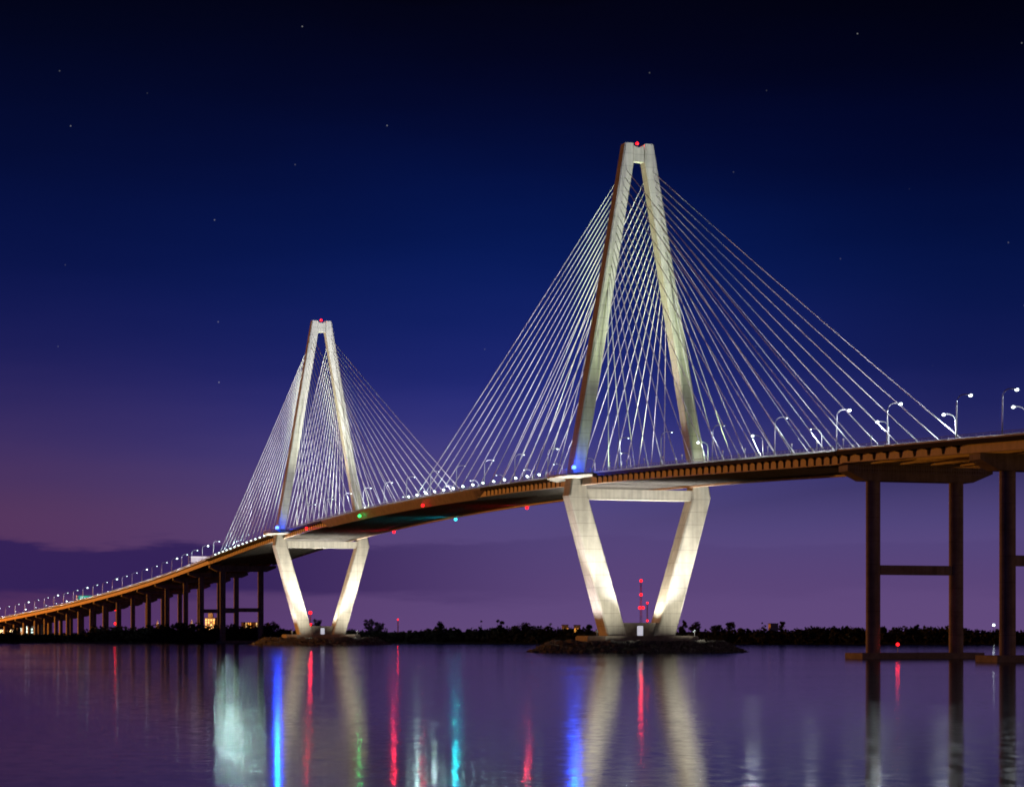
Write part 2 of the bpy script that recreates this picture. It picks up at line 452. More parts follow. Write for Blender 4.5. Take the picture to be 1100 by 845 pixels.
for i, t in enumerate(tm):
    put_lamp(t, -1, f'{ORD[i]} near-side curved lamp from the front tower towards the rear tower', 3500, .26)
for i, t in enumerate(tm):
    put_lamp(t-15, 1, f'{ORD[i]} far-side curved lamp from the front tower towards the rear tower', 3500, .26)
for i in range(6):
    put_lamp(-DT-24-36*i, 1, f'{ORD[i]} far-side curved lamp behind the cables left of the rear tower', 7000, .4)
for i in range(24):
    put_lamp(-DT-212-38*i, -1, f'{ORD[i]} near-side curved lamp on the left viaduct counting from its signboard end', 11000, .62 if i % 3 == 1 else .4)
    put_lamp(-DT-230-38*i, 1, f'{ORD[i]} far-side curved lamp on the left viaduct counting from its signboard end', 16000, .62 if i % 4 == 2 else .4)

def make_post():
    root = thing('walkway_post', 'x', 'bollard lamp')
    m = MB(); m.tube([(0, 0, 0), (0, 0, 2.7)], .09, 7); m.build('post', M['pole'], root)
    m = MB(); m.tube([(0, 0, 2.7), (0, 0, 3.15)], .2, 8); m.tube([(0, 0, 3.15), (0, 0, 3.25)], .26, 8); m.build('cap', M['pole'], root)
    return root
post0 = make_post()
for i in range(13):
    t = 34+15.5*i
    o = post0 if i == 0 else copy_tree(post0)
    o.location = P(t, -22.9, H(t)-.1); o['label'] = f'{ORD[i]} short grey post on the walkway right of the front tower'; o['group'] = 'short posts along the walkway'

# ------------------------------------------------------------------ floodlights
def make_flood(name, size, lens):
    root = thing(name, 'x', 'floodlight')
    m = MB(); m.tube([(0, 0, 0), (0, 0, 1.0)], .09, 6); m.build('bracket', M['pole'], root)
    s = size
    c = Vector((0, 0, 1.0+s*.8)); d = Vector((.80, 0, .60)).normalized(); x = Vector((0, 1, 0)); y = d.cross(x)
    ring = lambda k, r: [c + d*k + x*r*math.cos(2*math.pi*j/12) + y*r*math.sin(2*math.pi*j/12) for j in range(12)]
    m = MB(); m.rings([ring(-s*.7, s*.35), ring(-s*.3, s*.8), ring(s*.1, s), ring(s*.25, s*1.02)])
    hd = m.build('housing', M['housing'], root)
    m = MB(); m.rings([ring(s*.2, s*.92), ring(s*.42, s*.8), ring(s*.56, s*.4)]); m.build('lens', M[lens], hd, smooth=True)
    return root
cf = make_flood('cable_floodlight', .58, 'lens_white'); cf_used = [False]
def put_flood(loc, aim, label, group):
    o = copy_tree(cf) if cf_used[0] else cf
    cf_used[0] = True
    o.location = loc; d = Vector(aim)-Vector(loc); o.rotation_euler = (0, 0, math.atan2(d.y, d.x))
    o['label'] = label; o['group'] = group
    return o
GF = 'floodlights at the feet of the cables'
FLOOD = (.88, .89, 1.0)
for tid, fan, plane, i, a, b, t in cables:
    tt = 0 if tid == 2 else -DT
    nm = 'front' if tid == 2 else 'rear'
    if fan == -1 and plane == -1 and i < 14:
        p = P(t-2.6, -18.9, H(t)+.9)
        put_flood(p, (b.x, b.y, 0), f'white floodlight at the foot of the {ORD[i]} near cable, leftmost first, of the {nm} tower', GF)
        lamp_light('SPOT', p+Vector((0, 0, 1.9)), (5200 if i in (1, 3) else 500) if tid == 2 else (1300, 2600, 4600, 6200, 6200, 5200, 4200, 3200, 2600, 2200, 1900, 1600, 1400, 1200, 1000, 900)[i], (.62, 1, .95), .4, p+Vector((.5, -.75, .55))*50, 150, .5)
# wide beams that wash each fan of cables
for tt, tid in ((0, 2), (-DT, 1)):
    for fan in (-1, 1):
        for plane in (-1, 1):
            if fan < 0:
                for w, w2, za in ((-10, -66, 122), (-48, -102, 112), (-95, -148, 96), (-145, -196, 78)):
                    lamp_light('SPOT', P(tt+w, plane*2.5, H(tt+w)+1.5), 90000 if tid == 2 else 130000, FLOOD, .5, P(tt+w2, plane*11, za), 82, 1.0)
            else:
                for w, w2, za, k in ((78, 32, 116, .55), (118, 74, 112, .9), (165, 116, 100, 1.0), (218, 162, 86, 1.1), (258, 200, 76, .8)):
                    lamp_light('SPOT', P(tt+w, plane*2.5, H(tt+w)+1.0), k*(165000 if tid == 2 else 270000), FLOOD, .5, P(tt+w2, plane*12, za), 66, 1.0)

GI = 'floodlights around the tower feet'
WARM = (1.0, .93, .74); GREENISH = (.76, 1.0, .46)
for tt, tid in ((0, 2), (-DT, 1)):
    q = Q2 if tid == 2 else Q1
    nm = 'front' if tid == 2 else 'rear'
    for u, w, side in ((-18, 8.5, 'left'), (18, 8.5, 'right')):
        p = q(u, w, 5.6)
        put_flood(p, q(u*.6, 0, 20), f'floodlight on the {side} end of the {nm} tower pile cap', GI)
    kl = 1.0 if tid == 2 else 1.4
    # lower legs: faces to the viewer, outer and inner faces
    for sg in (-1, 1):
        lamp_light('SPOT', q(sg*11, 35, 3.8), 82000*kl, WARM, .6, q(sg*20.5, 4, 43), 106, .9)
        lamp_light('SPOT', q(sg*22, 20, 5.0), 100000*kl, WARM, .6, q(sg*24, 3, 47), 50, .8)
        lamp_light('SPOT', q(sg*29, 1, 4.6), 40000, (1, .90, .90), .5, q(sg*21, 0, 34), 105, .6)
        lamp_light('SPOT', q(sg*2.5, 0, 10.6), 34000, WARM, .5, q(-sg*14, 0, 34), 100, .6)
        lamp_light('SPOT', q(sg*5, 13, 5.8), 120000, (1, .96, .96), .5, q(sg*13, 9, 58), 74, .8)
        lamp_light('SPOT', q(sg*29, 5, 4.8), 90000, (1, .96, .96), .5, q(sg*27, 5, 60), 46, .8)
        # upper legs: faces to the viewer, rear faces, inner faces
        k = 1.0 if tid == 2 else 1.2
        FL = GREENISH if tid == 2 else (.92, 1, .66)
        lamp_light('SPOT', q(sg*13, 46, H(tt+46)+2), 150000*k, FL, .6, q(sg*9, 2, 138), 56, .9)
        lamp_light('SPOT', q(sg*19, 26, H(tt+26)+2), 12000*k, FL, .6, q(sg*19, 3, 88), 100, .9)
        lamp_light('SPOT', q(sg*13, -46, H(tt-46)+2), 180000, GREENISH, .6, q(sg*9, -2, 140), 48, .9)
        lamp_light('SPOT', q(sg*15.5, 0, H(tt)+2), 120000*k, WARM, .5, q(-sg*8, 0, 122), 62, .9)

# ------------------------------------------------------------------ coloured lamps
def marker(name, label, cat, loc, lens, r, stem, power, col, group=None, up=True):
    root = thing(name, label, cat, loc, 0, group)
    m = MB()
    z1 = stem if up else -stem
    m.tube([(0, 0, 0), (0, 0, z1)], .07, 6); m.build('stem', M['pole'], root)
    m = MB(); k = 1 if up else -1
    m.tube([(0, 0, z1), (0, 0, z1+.18*k)], r*.9, 10); m.build('base', M['housing'], root)
    m = MB(); m.ball((0, 0, z1+k*(.15+r)), r, 12, 8); m.build('lens', M[lens], root, smooth=True)
    if power: lamp_light('POINT', Vector(loc)+Vector((0, 0, z1+k*(.15+r))), power, col, r*1.05)
    return root
RED, GRN, TEAL, BLU = (1, .02, .04), (.02, 1, .2), (.0, .75, .9), (.0, .055, 1)
marker('aircraft_beacon', 'red beacon on top of the taller front tower', 'beacon', Q2(0, 0, 174.1), 'lens_red', .55, .9, 4000, RED, 'red beacons on the tower tops')
marker('aircraft_beacon', 'red beacon on top of the smaller rear tower', 'beacon', Q1(0, 0, 174.1), 'lens_red', .7, .9, 4000, RED, 'red beacons on the tower tops')
marker('blue_lamp', 'blue lamp at the foot of the front tower left leg', 'lamp', Q2(-25.8, 7.2, H(0)-.1), 'lens_blue', .75, 1.4, 38000, BLU, 'blue lamps on the lookout platforms')
marker('blue_lamp', 'blue lamp at the foot of the rear tower left leg', 'lamp', Q1(-25.8, 7.2, H(-DT)-.1), 'lens_blue', .95, 1.4, 42000, BLU, 'blue lamps on the lookout platforms')
for q, hh, pw in ((Q2, H(0), 60000), (Q1, H(-DT), 60000)):
    c = q(-25.8, 8.3, hh+2.2); lamp_light('SPOT', c, pw, BLU, .8, c+Vector((-.05, -1, -.5)), 110, .5)
GN = 'navigation lamps hung under the deck'
def nav(px_t, u, v, lens, col, label, pw):
    marker('navigation_lamp', label, 'navigation lamp', P(px_t, u, H(px_t)+v), lens, .72, 1.0, pw, col, GN, up=False)
nav(-185, -24.3, -1.6, 'lens_red', RED, 'red lamp under the near deck edge at midspan', 3500)
nav(-292, -24.3, -.8, 'lens_green', GRN, 'green lamp under the near deck edge towards the rear tower', 3500)
nav(-401, -24.3, -.5, 'lens_red', RED, 'red lamp on the near deck edge just right of the rear tower leg', 4000)
nav(-396, 20.5, -2.0, 'lens_red', RED, 'red lamp under the far deck edge, nearest the rear tower', 26000)
nav(-286, 20.5, -2.0, 'lens_teal', TEAL, 'teal lamp under the far deck edge at midspan', 36000)
nav(-181, 20.5, -2.0, 'lens_red', RED, 'red lamp under the far deck edge, nearest the front tower', 20000)
marker('channel_marker', 'red channel lamp on a post by the near column of the right pier', 'navigation lamp', P(T_R+3.9, -7.5, 1.5), 'lens_red', .45, 1.6, 500, RED)

# ------------------------------------------------------------------ signs over the left viaduct
def gantry(name, label, t, u0, u1, z0, z1, m_board):
    c = P(t, 0, H(t)); n = line(t)[2]
    root = thing(name, label, 'road sign', c, math.atan2(n.y, n.x))
    m = MB(); m.box(u0, u1, -.15, .15, z0, z1); b = m.build('board', m_board, root)
    for u in (u0-1.5, u1+1.5):
        m = MB(); m.tube([(u, .4, 0), (u, .4, z1+.4)], .2, 8); m.build('post', M['pole'], root)
    m = MB(); m.tube([(u0-1.5, .4, z1-.5), (u1+1.5, .4, z1-.5)], .16, 6); m.tube([(u0-1.5, .4, z0+.5), (u1+1.5, .4, z0+.5)], .16, 6); m.build('beam', M['pole'], root)
    return root, b
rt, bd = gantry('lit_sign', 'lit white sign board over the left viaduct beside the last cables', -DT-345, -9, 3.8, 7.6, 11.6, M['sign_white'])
m = MB()
for k, (x0, x1) in enumerate(((-8.2, -5.2), (-4.6, -1.2), (-.6, 3.0))):
    for z0 in (8.2, 9.6): 
        for j in range(4): m.box(x0+j*(x1-x0)/4+.1, x0+(j+1)*(x1-x0)/4-.15, -.19, -.155, z0, z0+.55)
m.build('lettering', mat('faded_lettering', (.42, .36, .42), .6), bd)
rt, bd = gantry('highway_sign', 'green highway sign with white lettering above the left viaduct', -DT-775, -7.6, 4.2, 5.0, 8.7, M['sign_green'])
m = MB()
for x0, x1, z0, z1 in ((-5.6, -5.2, 5.6, 8.0), (-4.4, -4.0, 5.6, 8.0), (-5.6, -4.0, 5.6, 6.0), (-2.6, -1.6, 6.0, 7.2), (-1.2, -.2, 6.0, 7.2), (.2, 1.4, 6.0, 7.2), (1.8, 2.8, 6.0, 7.2)):
    m.box(x0, x1, -.2, -.155, z0, z1)
m.build('lettering', M['text'], bd)
c = P(-DT-775, -2, H(-DT-775)+7); a = line(-DT-775)[1]
lamp_light('SPOT', (c.x-a.x*6, c.y-a.y*6, c.z-3), 3600, (1, 1, 1), .3, c, 110, .6)

# ------------------------------------------------------------------ islets
def islet(q, nm, rx, ry, seed):
    rnd = random.Random(seed)
    m = MB(); n = 40
    prof = [(1.04, -1.5), (1.0, .1), (.90, 2.4), (.80, 3.2), (.0, 3.2)]
    rs = []
    for k, z in prof[:-1]:
        rs.append([q(rx*k*math.cos(2*math.pi*i/n), ry*k*math.sin(2*math.pi*i/n), z) for i in range(n)])
    m.rings(rs); g = m.build('islet', M['mud']); tag(g, kind='structure')
    m = MB()
    for i in range(2300):
        a = rnd.uniform(0, 2*math.pi); k = rnd.uniform(.79, 1.035)
        z = 0 + (1.0-k)/.2*3.4 if k < 1 else (1-k)*8
        z = min(z, 3.5)
        s = rnd.uniform(.45, 1.15); sq = (rnd.uniform(.7, 1.3), rnd.uniform(.7, 1.3), rnd.uniform(.55, 1))
        c = q(rx*k*math.cos(a), ry*k*math.sin(a), z+rnd.uniform(-.1, .3))
        o = len(m.v)
        # a rough eight-cornered stone
        rot = rnd.uniform(0, 3.1); cr, sr = math.cos(rot), math.sin(rot)
        pts = []
        for dz in (-1, 1):
            for dx, dy in ((-1, -1), (1, -1), (1, 1), (-1, 1)):
                j = rnd.uniform(.55, 1.0)*s; x, y, zz = dx*j*sq[0], dy*j*sq[1], dz*j*sq[2]*.8
                pts.append((c.x+x*cr-y*sr, c.y+x*sr+y*cr, c.z+zz))
        m.poly(pts, [(3, 2, 1, 0), (4, 5, 6, 7), (0, 1, 5, 4), (1, 2, 6, 5), (2, 3, 7, 6), (3, 0, 4, 7)])
    r = m.build('riprap', M['rock']); tag(r, f'bank of dumped grey stones ringing the {nm} tower foot', 'rocks', kind='stuff')
islet(Q2, 'front', 36.5, 34, 3)
islet(Q1, 'rear', 37, 33, 4)

# ------------------------------------------------------------------ water and land
bpy.ops.mesh.primitive_plane_add(size=1); water = bpy.context.object; water.name = 'water'
water.scale = (30000, 30000, 1); water.location = (0, 9000, 0); tag(water, kind='structure')
wm = bpy.data.materials.new('river_water'); nt, N, L = nodes_of(wm); b = N['Principled BSDF']
b.inputs['Base Color'].default_value = (.006, .006, .016, 1)
b.inputs['IOR'].default_value = 1.333
geo = N.new('ShaderNodeNewGeometry')
mp = N.new('ShaderNodeMapping'); mp.inputs['Scale'].default_value = (.0022, .011, 1)
L.new(geo.outputs['Position'], mp.inputs['Vector'])
n1 = N.new('ShaderNodeTexNoise'); n1.inputs['Scale'].default_value = 1; n1.inputs['Detail'].default_value = 5; n1.inputs['Roughness'].default_value = .6
L.new(mp.outputs['Vector'], n1.inputs['Vector'])
mr = N.new('ShaderNodeMapRange'); mr.inputs['From Min'].default_value = .35; mr.inputs['From Max'].default_value = .68
mr.inputs['To Min'].default_value = .066; mr.inputs['To Max'].default_value = .098
L.new(n1.outputs['Fac'], mr.inputs['Value'])
def wnoise(sx, sy, det, rg=.6):
    mp = N.new('ShaderNodeMapping'); mp.inputs['Scale'].default_value = (sx, sy, 1)
    L.new(geo.outputs['Position'], mp.inputs['Vector'])
    n = N.new('ShaderNodeTexNoise'); n.inputs['Scale'].default_value = 1; n.inputs['Detail'].default_value = det; n.inputs['Roughness'].default_value = rg
    L.new(mp.outputs['Vector'], n.inputs['Vector']); return n.outputs['Fac']
fine = wnoise(.9, .42, 5, .7)
fr2 = N.new('ShaderNodeMapRange'); fr2.inputs['From Min'].default_value = .34; fr2.inputs['From Max'].default_value = .66
fr2.inputs['To Min'].default_value = .5; fr2.inputs['To Max'].default_value = 1.6
L.new(fine, fr2.inputs['Value'])
mu = N.new('ShaderNodeMath'); mu.operation = 'MULTIPLY'
L.new(mr.outputs['Result'], mu.inputs[0]); L.new(fr2.outputs['Result'], mu.inputs[1]); L.new(mu.outputs[0], b.inputs['Roughness'])
bp = N.new('ShaderNodeBump'); bp.inputs['Strength'].default_value = .03; bp.inputs['Distance'].default_value = .3
L.new(wnoise(.55, .8, 4), bp.inputs['Height'])
bp2 = N.new('ShaderNodeBump'); bp2.inputs['Strength'].default_value = .012; bp2.inputs['Distance'].default_value = 1.2
L.new(wnoise(.06, .11, 3), bp2.inputs['Height']); L.new(bp2.outputs['Normal'], bp.inputs['Normal']); L.new(bp.outputs['Normal'], b.inputs['Normal'])
dd = N.new('ShaderNodeBsdfDiffuse'); dd.inputs['Color'].default_value = (.006, .005, .016, 1)
mw = N.new('ShaderNodeMixShader'); mw.inputs[0].default_value = .17
L.new(b.outputs[0], mw.inputs[1]); L.new(dd.outputs[0], mw.inputs[2]); L.new(mw.outputs[0], N['Material Output'].inputs['Surface'])
water.data.materials.append(wm)

SHORE = [(-2600, 1500), (-900, 1470), (-420, 1460), (-300, 1466), (-180, 1452), (-120, 1420), (-60, 1395), (0, 1372), (90, 1330), (160, 1300), (240, 1282), (330, 1268), (600, 1250), (2600, 1240)]
def shore_y(x):
    for (x0, y0), (x1, y1) in zip(SHORE, SHORE[1:]):
        if x0 <= x <= x1: return y0+(y1-y0)*(x-x0)/(x1-x0)
    return SHORE[-1][1]
m = MB(); fr_, bk = [], []
rnd = random.Random(9)
xs = frange(-2600, 2600, 14)
rows = [[(x, shore_y(x)-3+2*math.sin(x*.05), -.4) for x in xs], [(x, shore_y(x)+3+2*math.sin(x*.05), .7) for x in xs], [(x*1.6, 2600, 1.0) for x in xs], [(x*6, 14000, 1.0) for x in xs]]
m.rings(rows, cap=False, closed=False)
tag(m.build('far_shore', M['mud']), kind='structure')

# ------------------------------------------------------------------ wooded shore
def leaf_clump(m, c, r, n, rnd, sz):
    for _ in range(n):
        while True:
            d = Vector((rnd.uniform(-1, 1), rnd.uniform(-1, 1), rnd.uniform(-1, 1)))
            if d.length < 1: break
        p = Vector(c)+Vector((d.x*r, d.y*r, d.z*r*.8))
        a = Vector((rnd.gauss(0, 1), rnd.gauss(0, 1), rnd.gauss(0, 1))).normalized()
        bb = a.cross(Vector((rnd.gauss(0, 1), rnd.gauss(0, 1), rnd.gauss(0, 1)))).normalized()
        s = sz*rnd.uniform(.5, 1.2)
        m.poly([p-a*s, p+bb*s*.7, p+a*s, p-bb*s*.7], [(0, 1, 2, 3)])
rnd = random.Random(21)
wood = MB()
x = -470.
while x < 470:
    left = x < -150
    for row in range(3):
        y = shore_y(x)+7+row*11+rnd.uniform(-3, 3)
        hh = (rnd.uniform(6.5, 10.0) if left else rnd.uniform(8.0, 11.2))*(1+.12*math.sin(x*.031+1.3)+.08*math.sin(x*.11))
        hh *= .84
        if left: hh *= 1.38 if x > -275 else .82
        r = rnd.uniform(2.2, 3.8)
        xx = x+rnd.uniform(-2, 2)
        leaf_clump(wood, (xx, y, hh-r*.7), r, 34, rnd, 1.0)
        leaf_clump(wood, (xx+rnd.uniform(-2, 2), y-2, hh*.5), r*1.2, 26, rnd, 1.1)
        leaf_clump(wood, (xx+rnd.uniform(-2, 2), y-4, hh*.2), r*1.2, 18, rnd, 1.1)
    x += rnd.uniform(2.0, 3.6)
# a dense thicket core so that the wood is not see-through
w = wood.build('woodland', M['leaf']); tag(w, 'unbroken dark wood along the far shore under the purple sky', 'woodland', kind='stuff')
core = MB(); rs = []
for x in frange(-470, 470, 5):
    y = shore_y(x)+26; h = (4.6 if x < -275 else 8.5 if x < -150 else 6.4)+.7*math.sin(x*.13)+.5*math.sin(x*.41)
    rs.append([(x, y-6, .6), (x, y-4, h*.8), (x, y, h), (x, y+10, h*.8), (x, y+14, .6)])
core.rings(rs); c = core.build('undergrowth', M['leaf']); tag(c, kind='stuff'); tag(c, 'dark tangle of bushes inside the shore wood', 'undergrowth')

def tree(label, px, ytop, wid, seed, kind=0, dy=14):
    rnd = random.Random(seed)
    D = 1300
    for _ in range(6):
        X = (px-550)/2446*D; D = shore_y(X)+dy
    ytop += 1.3; h = CAM_Z+(678.4-ytop)*D/2446; w = wid*D/2446
    root = thing('shore_tree', label, 'tree', (X, D, .7), 0, 'trees standing above the shore wood')
    tr = MB(); lean = rnd.uniform(-.6, .6)
    tr.tube([(0, 0, -.3), (lean*.4, 0, h*.4), (lean, 0, h*.75)], [.36, .26, .12], 7)
    for k in range(7):
        a = rnd.uniform(0, 6.3); z0 = h*rnd.uniform(.4, .7); l = w*rnd.uniform(.3, .5)
        tr.tube([(lean*z0/h, 0, z0), (math.cos(a)*l*.6, math.sin(a)*l*.6, z0+l*.5), (math.cos(a)*l, math.sin(a)*l, min(h, z0+l*.95))], [.13, .09, .03], 5)
    tr.build('trunk', M['bark'], root)
    cr = MB()
    for k in range(13 if kind == 0 else 7):
        a = rnd.uniform(0, 6.3); rr = w*.5*math.sqrt(rnd.random())*.8; z = h*rnd.uniform(.38, .9)
        leaf_clump(cr, (math.cos(a)*rr+lean, math.sin(a)*rr, z), w*rnd.uniform(.15, .27), 60 if kind == 0 else 24, rnd, .5)
    cr.build('crown', M['leaf_tree'], root)
TREES = [
    ('bushy tree just right of the rear tower foot, by the stone bank', 397, 661.5, 13, 0),
    ('second bushy tree beside the rear tower foot, lower and wider', 409, 666.5, 15, 0),
    ('lopsided tree above the wood, left of midway between the towers', 473, 664, 12, 0),
    ('thin bare tree above the wood between the two towers', 516, 664.5, 6, 1),
    ('round-topped tree above the wood, midway between the towers', 536, 664, 10, 0),
    ('low broad tree between midspan and the front tower foot', 562, 667.5, 15, 0),
    ('thin twiggy tree to the left of the front tower islet', 588, 665, 9, 1),
    ('ragged tree right behind the left foot of the front tower', 634, 668, 11, 0),
    ('tall dark tree just right of the front tower foot', 734, 664.5, 10, 0),
    ('tree on the treeline, second right of the front tower foot', 747, 667, 13, 0),
    ('tree on the treeline, third right of the front tower foot', 768, 667.3, 11, 0),
    ('bushy tree on the treeline, midway from front tower to right pier', 784, 666.8, 12, 0),
    ('narrow spiky tree left of the faint lit roof', 820, 665.5, 5, 1),
    ('tree on the treeline right of the faint lit roof', 841, 666, 8, 0),
    ('tree seen through the V of the rear tower legs', 341, 663.5, 12, 0),
    ('low tree left of the rear tower foot, by the viaduct column', 292, 664.5, 9, 1),
    ('tree seen between the columns of the right pier', 983, 669.5, 9, 0),
    ('dark bush-shaped tree at the far left under the viaduct', 17, 673, 15, 0),
]
for i, (lb, px, yt, wd, kd) in enumerate(TREES): tree(lb, px, yt, wd, 100+i, kd)

# ------------------------------------------------------------------ far buildings, masts and lights
def at(px, y, D): return ((px-550)/2446*D, D, CAM_Z+(678.4-y)*D/2446)
def building(name, label, px0, px1, ytop, D, wall, wins, wm_, depth=16, roof=True, cat='building', extra=None):
    x0, _, z1 = at(px0, ytop, D); x1 = at(px1, ytop, D)[0]; cx = (x0+x1)/2; W = (x1-x0)/2
    root = thing(name, label, cat, (cx, D, 1))
    m = MB(); m.box(-W, W, 0, depth, 0, z1-1); m.build('wall', wall, root)
    if roof:
        m = MB(); m.box(-W-.3, W+.3, -.3, depth+.3, z1-1, z1-.5); m.build('roof', M['roof'], root)
    nx, nz, fr_w, fr_h = wins
    if nx:
        for i in range(nx):
            for k in range(nz):
                if random.random() < .18 and nx*nz > 6: continue
                cxw = -W + (i+.5)*2*W/nx; cz = (z1-1)*(.30+.66*(k+.5)/nz)
                ww, hh = W/nx*fr_w, (z1-1)*.33/nz*fr_h
                m = MB(); m.box(cxw-ww, cxw+ww, -.12, -.02, cz-hh, cz+hh); m.build('window', random.choice(wm_), root)
    if extra: extra(root, W, z1-1)
    return root
def crown(root, W, h):
    m = MB(); m.box(-W*.45, W*.45, 3, 11, h+.5, h+5.5); m.prism([(-W*.3, 4), (W*.3, 4), (W*.3, 10), (-W*.3, 10)], h+5.5, h+8); m.build('penthouse', M['wall_warm'], root)
WW, WC, WO = M['win_warm'], M['win_cool'], M['win_orange']
building('apartment_tower', 'warm-lit stepped tower block seen between viaduct columns', 220, 231, 663.5, 2600, M['wall_warm'], (4, 5, .6, .75), [WW, WO, WW], extra=crown)
c = at(225, 664, 2585); lamp_light('SPOT', (c[0], 2560, 9), 40000, (1, .72, .42), .5, (c[0], 2600, 24), 90, .6)
building('waterfront_block', 'pale lit low block at the extreme left under the viaduct', -12, 13.5, 671, 2350, M['wall_pale'], (5, 2, .5, .6), [WW])
building('gabled_hall', 'pale hall with bright lit gable behind the bush at far left', 17, 27, 669.5, 2380, M['wall_pale'], (3, 1, .6, .6), [WC])
building('stair_tower', 'narrow bright column building between two left viaduct columns', 28, 31.2, 669, 2360, M['wall_pale'], (1, 3, .7, .8), [WC])
building('glass_office', 'dark office with blue-green lit windows under the viaduct', 33, 44, 670.5, 2370, M['roof'], (4, 3, .7, .55), [WC])
building('pale_block', 'pale block right of the dark office, cut by a viaduct column', 45.5, 53, 667.3, 2390, M['wall_pale'], (2, 2, .3, .4), [WW])
for px, pw in ((2, 26000), (22, 20000), (30, 9000), (50, 18000)):
    x, y, z = at(px, 675, 2330); lamp_light('SPOT', (x, y, 4), pw, (1, .86, .70), .5, (x, 2360, 9), 120, .6)
building('long_terminal', 'long low building with a row of yellow lights left of the rear tower', 259, 279, 668.4, 2300, M['wall_warm'], (9, 1, .5, 1.2), [WW, WO])
building('lit_shed', 'low shed with orange lit roof edge left of the front tower foot', 604, 610.5, 671.2, 1650, M['wall_warm'], (2, 1, .9, .5), [WO])
building('lit_shed', 'orange lit shed nearest the front tower foot, smaller of the pair', 617, 623.5, 671.5, 1650, M['wall_warm'], (2, 1, .9, .5), [WO])
building('lit_roof_hall', 'hall whose faint pale roof shows over the right treeline', 828, 836, 669.8, 1600, M['wall_pale'], (0, 0, .4, .3), [WW])
for px in (607, 620, 832):
    x, y, z = at(px, 672, 1630); lamp_light('SPOT', (x, y-14, 6), 2500, (1, .5, .12), .4, (x, y+20, 13), 110, .6)

def steeple(label, px, ytop, D):
    x, y, z = at(px, ytop, D); root = thing('church_steeple', label, 'steeple', (x, D, 1))
    m = MB(); m.box(-2.2, 2.2, -2.2, 2.2, 0, z*.62); m.build('tower', M['wall_pale'], root)
    m = MB(); m.tube([(0, 0, z*.62), (0, 0, z*.7), (0, 0, z-1)], [2.0, 1.7, .1], 8); m.build('spire', M['wall_pale'], root)
    lamp_light('SPOT', (x, D-22, 6), 12000, (.9, .85, 1), .4, (x, D, z*.7), 70, .7)
steeple('pale steeple over the left wood, left of the tower block', 169.5, 665.5, 2600)
steeple('pale steeple closest to the warm-lit tower block', 206, 665, 2600)

def mast(label, px, ytop, D, beacons, half=1.1, pw=3000, r=1.1):
    x, y, z = at(px, ytop, D); root = thing('lattice_mast', label, 'mast', (x, D, .8))
    m = MB(); z -= .8
    legs = [(math.cos(a), math.sin(a)) for a in (R(90), R(210), R(330))]
    k = max(6, int(z/3.5))
    ht = lambda f: half*(1-.55*f)
    for lx, ly in legs: m.tube([(lx*ht(0), ly*ht(0), -.4), (lx*ht(1), ly*ht(1), z)], .11, 5)
    for i in range(k):
        f0, f1 = i/k, (i+1)/k
        for j in range(3):
            a, b = legs[j], legs[(j+1) % 3]
            m.tube([(a[0]*ht(f0), a[1]*ht(f0), z*f0), (b[0]*ht(f1), b[1]*ht(f1), z*f1)], .06, 4)
            m.tube([(a[0]*ht(f1), a[1]*ht(f1), z*f1), (b[0]*ht(f1), b[1]*ht(f1), z*f1)], .05, 4)
    m.build('lattice', M['mast'], root)
    for yb, dx in beacons:
        zb = CAM_Z+(678.4-yb)*D/2446-.8
        m = MB(); m.ball((dx, -half-.5, zb), r, 10, 6); m.build('beacon', M['lens_red'], root, smooth=True)
        if pw: lamp_light('POINT', (x+dx, D-half-.5, zb+.8), pw, RED, r*1.05)
mast('lattice mast with red lights seen inside the front tower V, taller of the pair', 688.5, 622, 1600, [(623.5, 0), (638.5, 0), (652.5, -.9), (652.5, 1.4)], pw=6500)
mast('shorter mast with two red lights close to the front tower right foot', 695.3, 646.5, 1700, [(647.3, 0), (666.3, 0)], .8, pw=3000, r=.8)
mast('mast with red lights seen inside the rear tower V', 333.5, 657, 1650, [(657.8, 0), (671, .3)], .8, pw=15000, r=1.3)
mast('mast with two red lights between the left viaduct columns', 124.3, 653.5, 2250, [(654.2, 0), (669.4, 0)], .8, pw=5000, r=1.5)
mast('slim mast with one faint red light right of the rear tower', 427.5, 664, 1650, [(665, 0)], .6, pw=1500, r=.6)
x, y, z = at(1067.5, 671.0, 1330)
lp = thing('shore_lamp', 'single white lamp above the trees at the right edge', 'lamp', (x, y, .7))
m = MB(); m.tube([(0, 0, 0), (0, 0, z-1.2)], .12, 6); m.build('pole', M['pole'], lp)
m = MB(); m.ball((0, 0, z-.7), .75, 10, 6); m.build('lens', M['lens_cool'], lp, smooth=True)

# sodium lights of the port yards off to the left: the orange light on every left-hand face
SOD = (1, .33, .035)
lamp_light('POINT', (-1150, 2150, 34), 3.4e7, SOD, 9)
for az in (20, 8, -6, -20):
    p = Vector((-700, 900, 16)); e = R(-23)
    d = Vector((math.cos(R(az))*math.cos(e), math.sin(R(az))*math.cos(e), math.sin(e)))
    lamp_light('SPOT', p, 5.4e6 if az > 0 else 1.7e6, SOD, 5, p+d*100, 56, .3)
# street lighting of the near bank, right of the viewer
lamp_light('POINT', (420, 400, 16), 2.0e5, (1, .45, .15), 4)

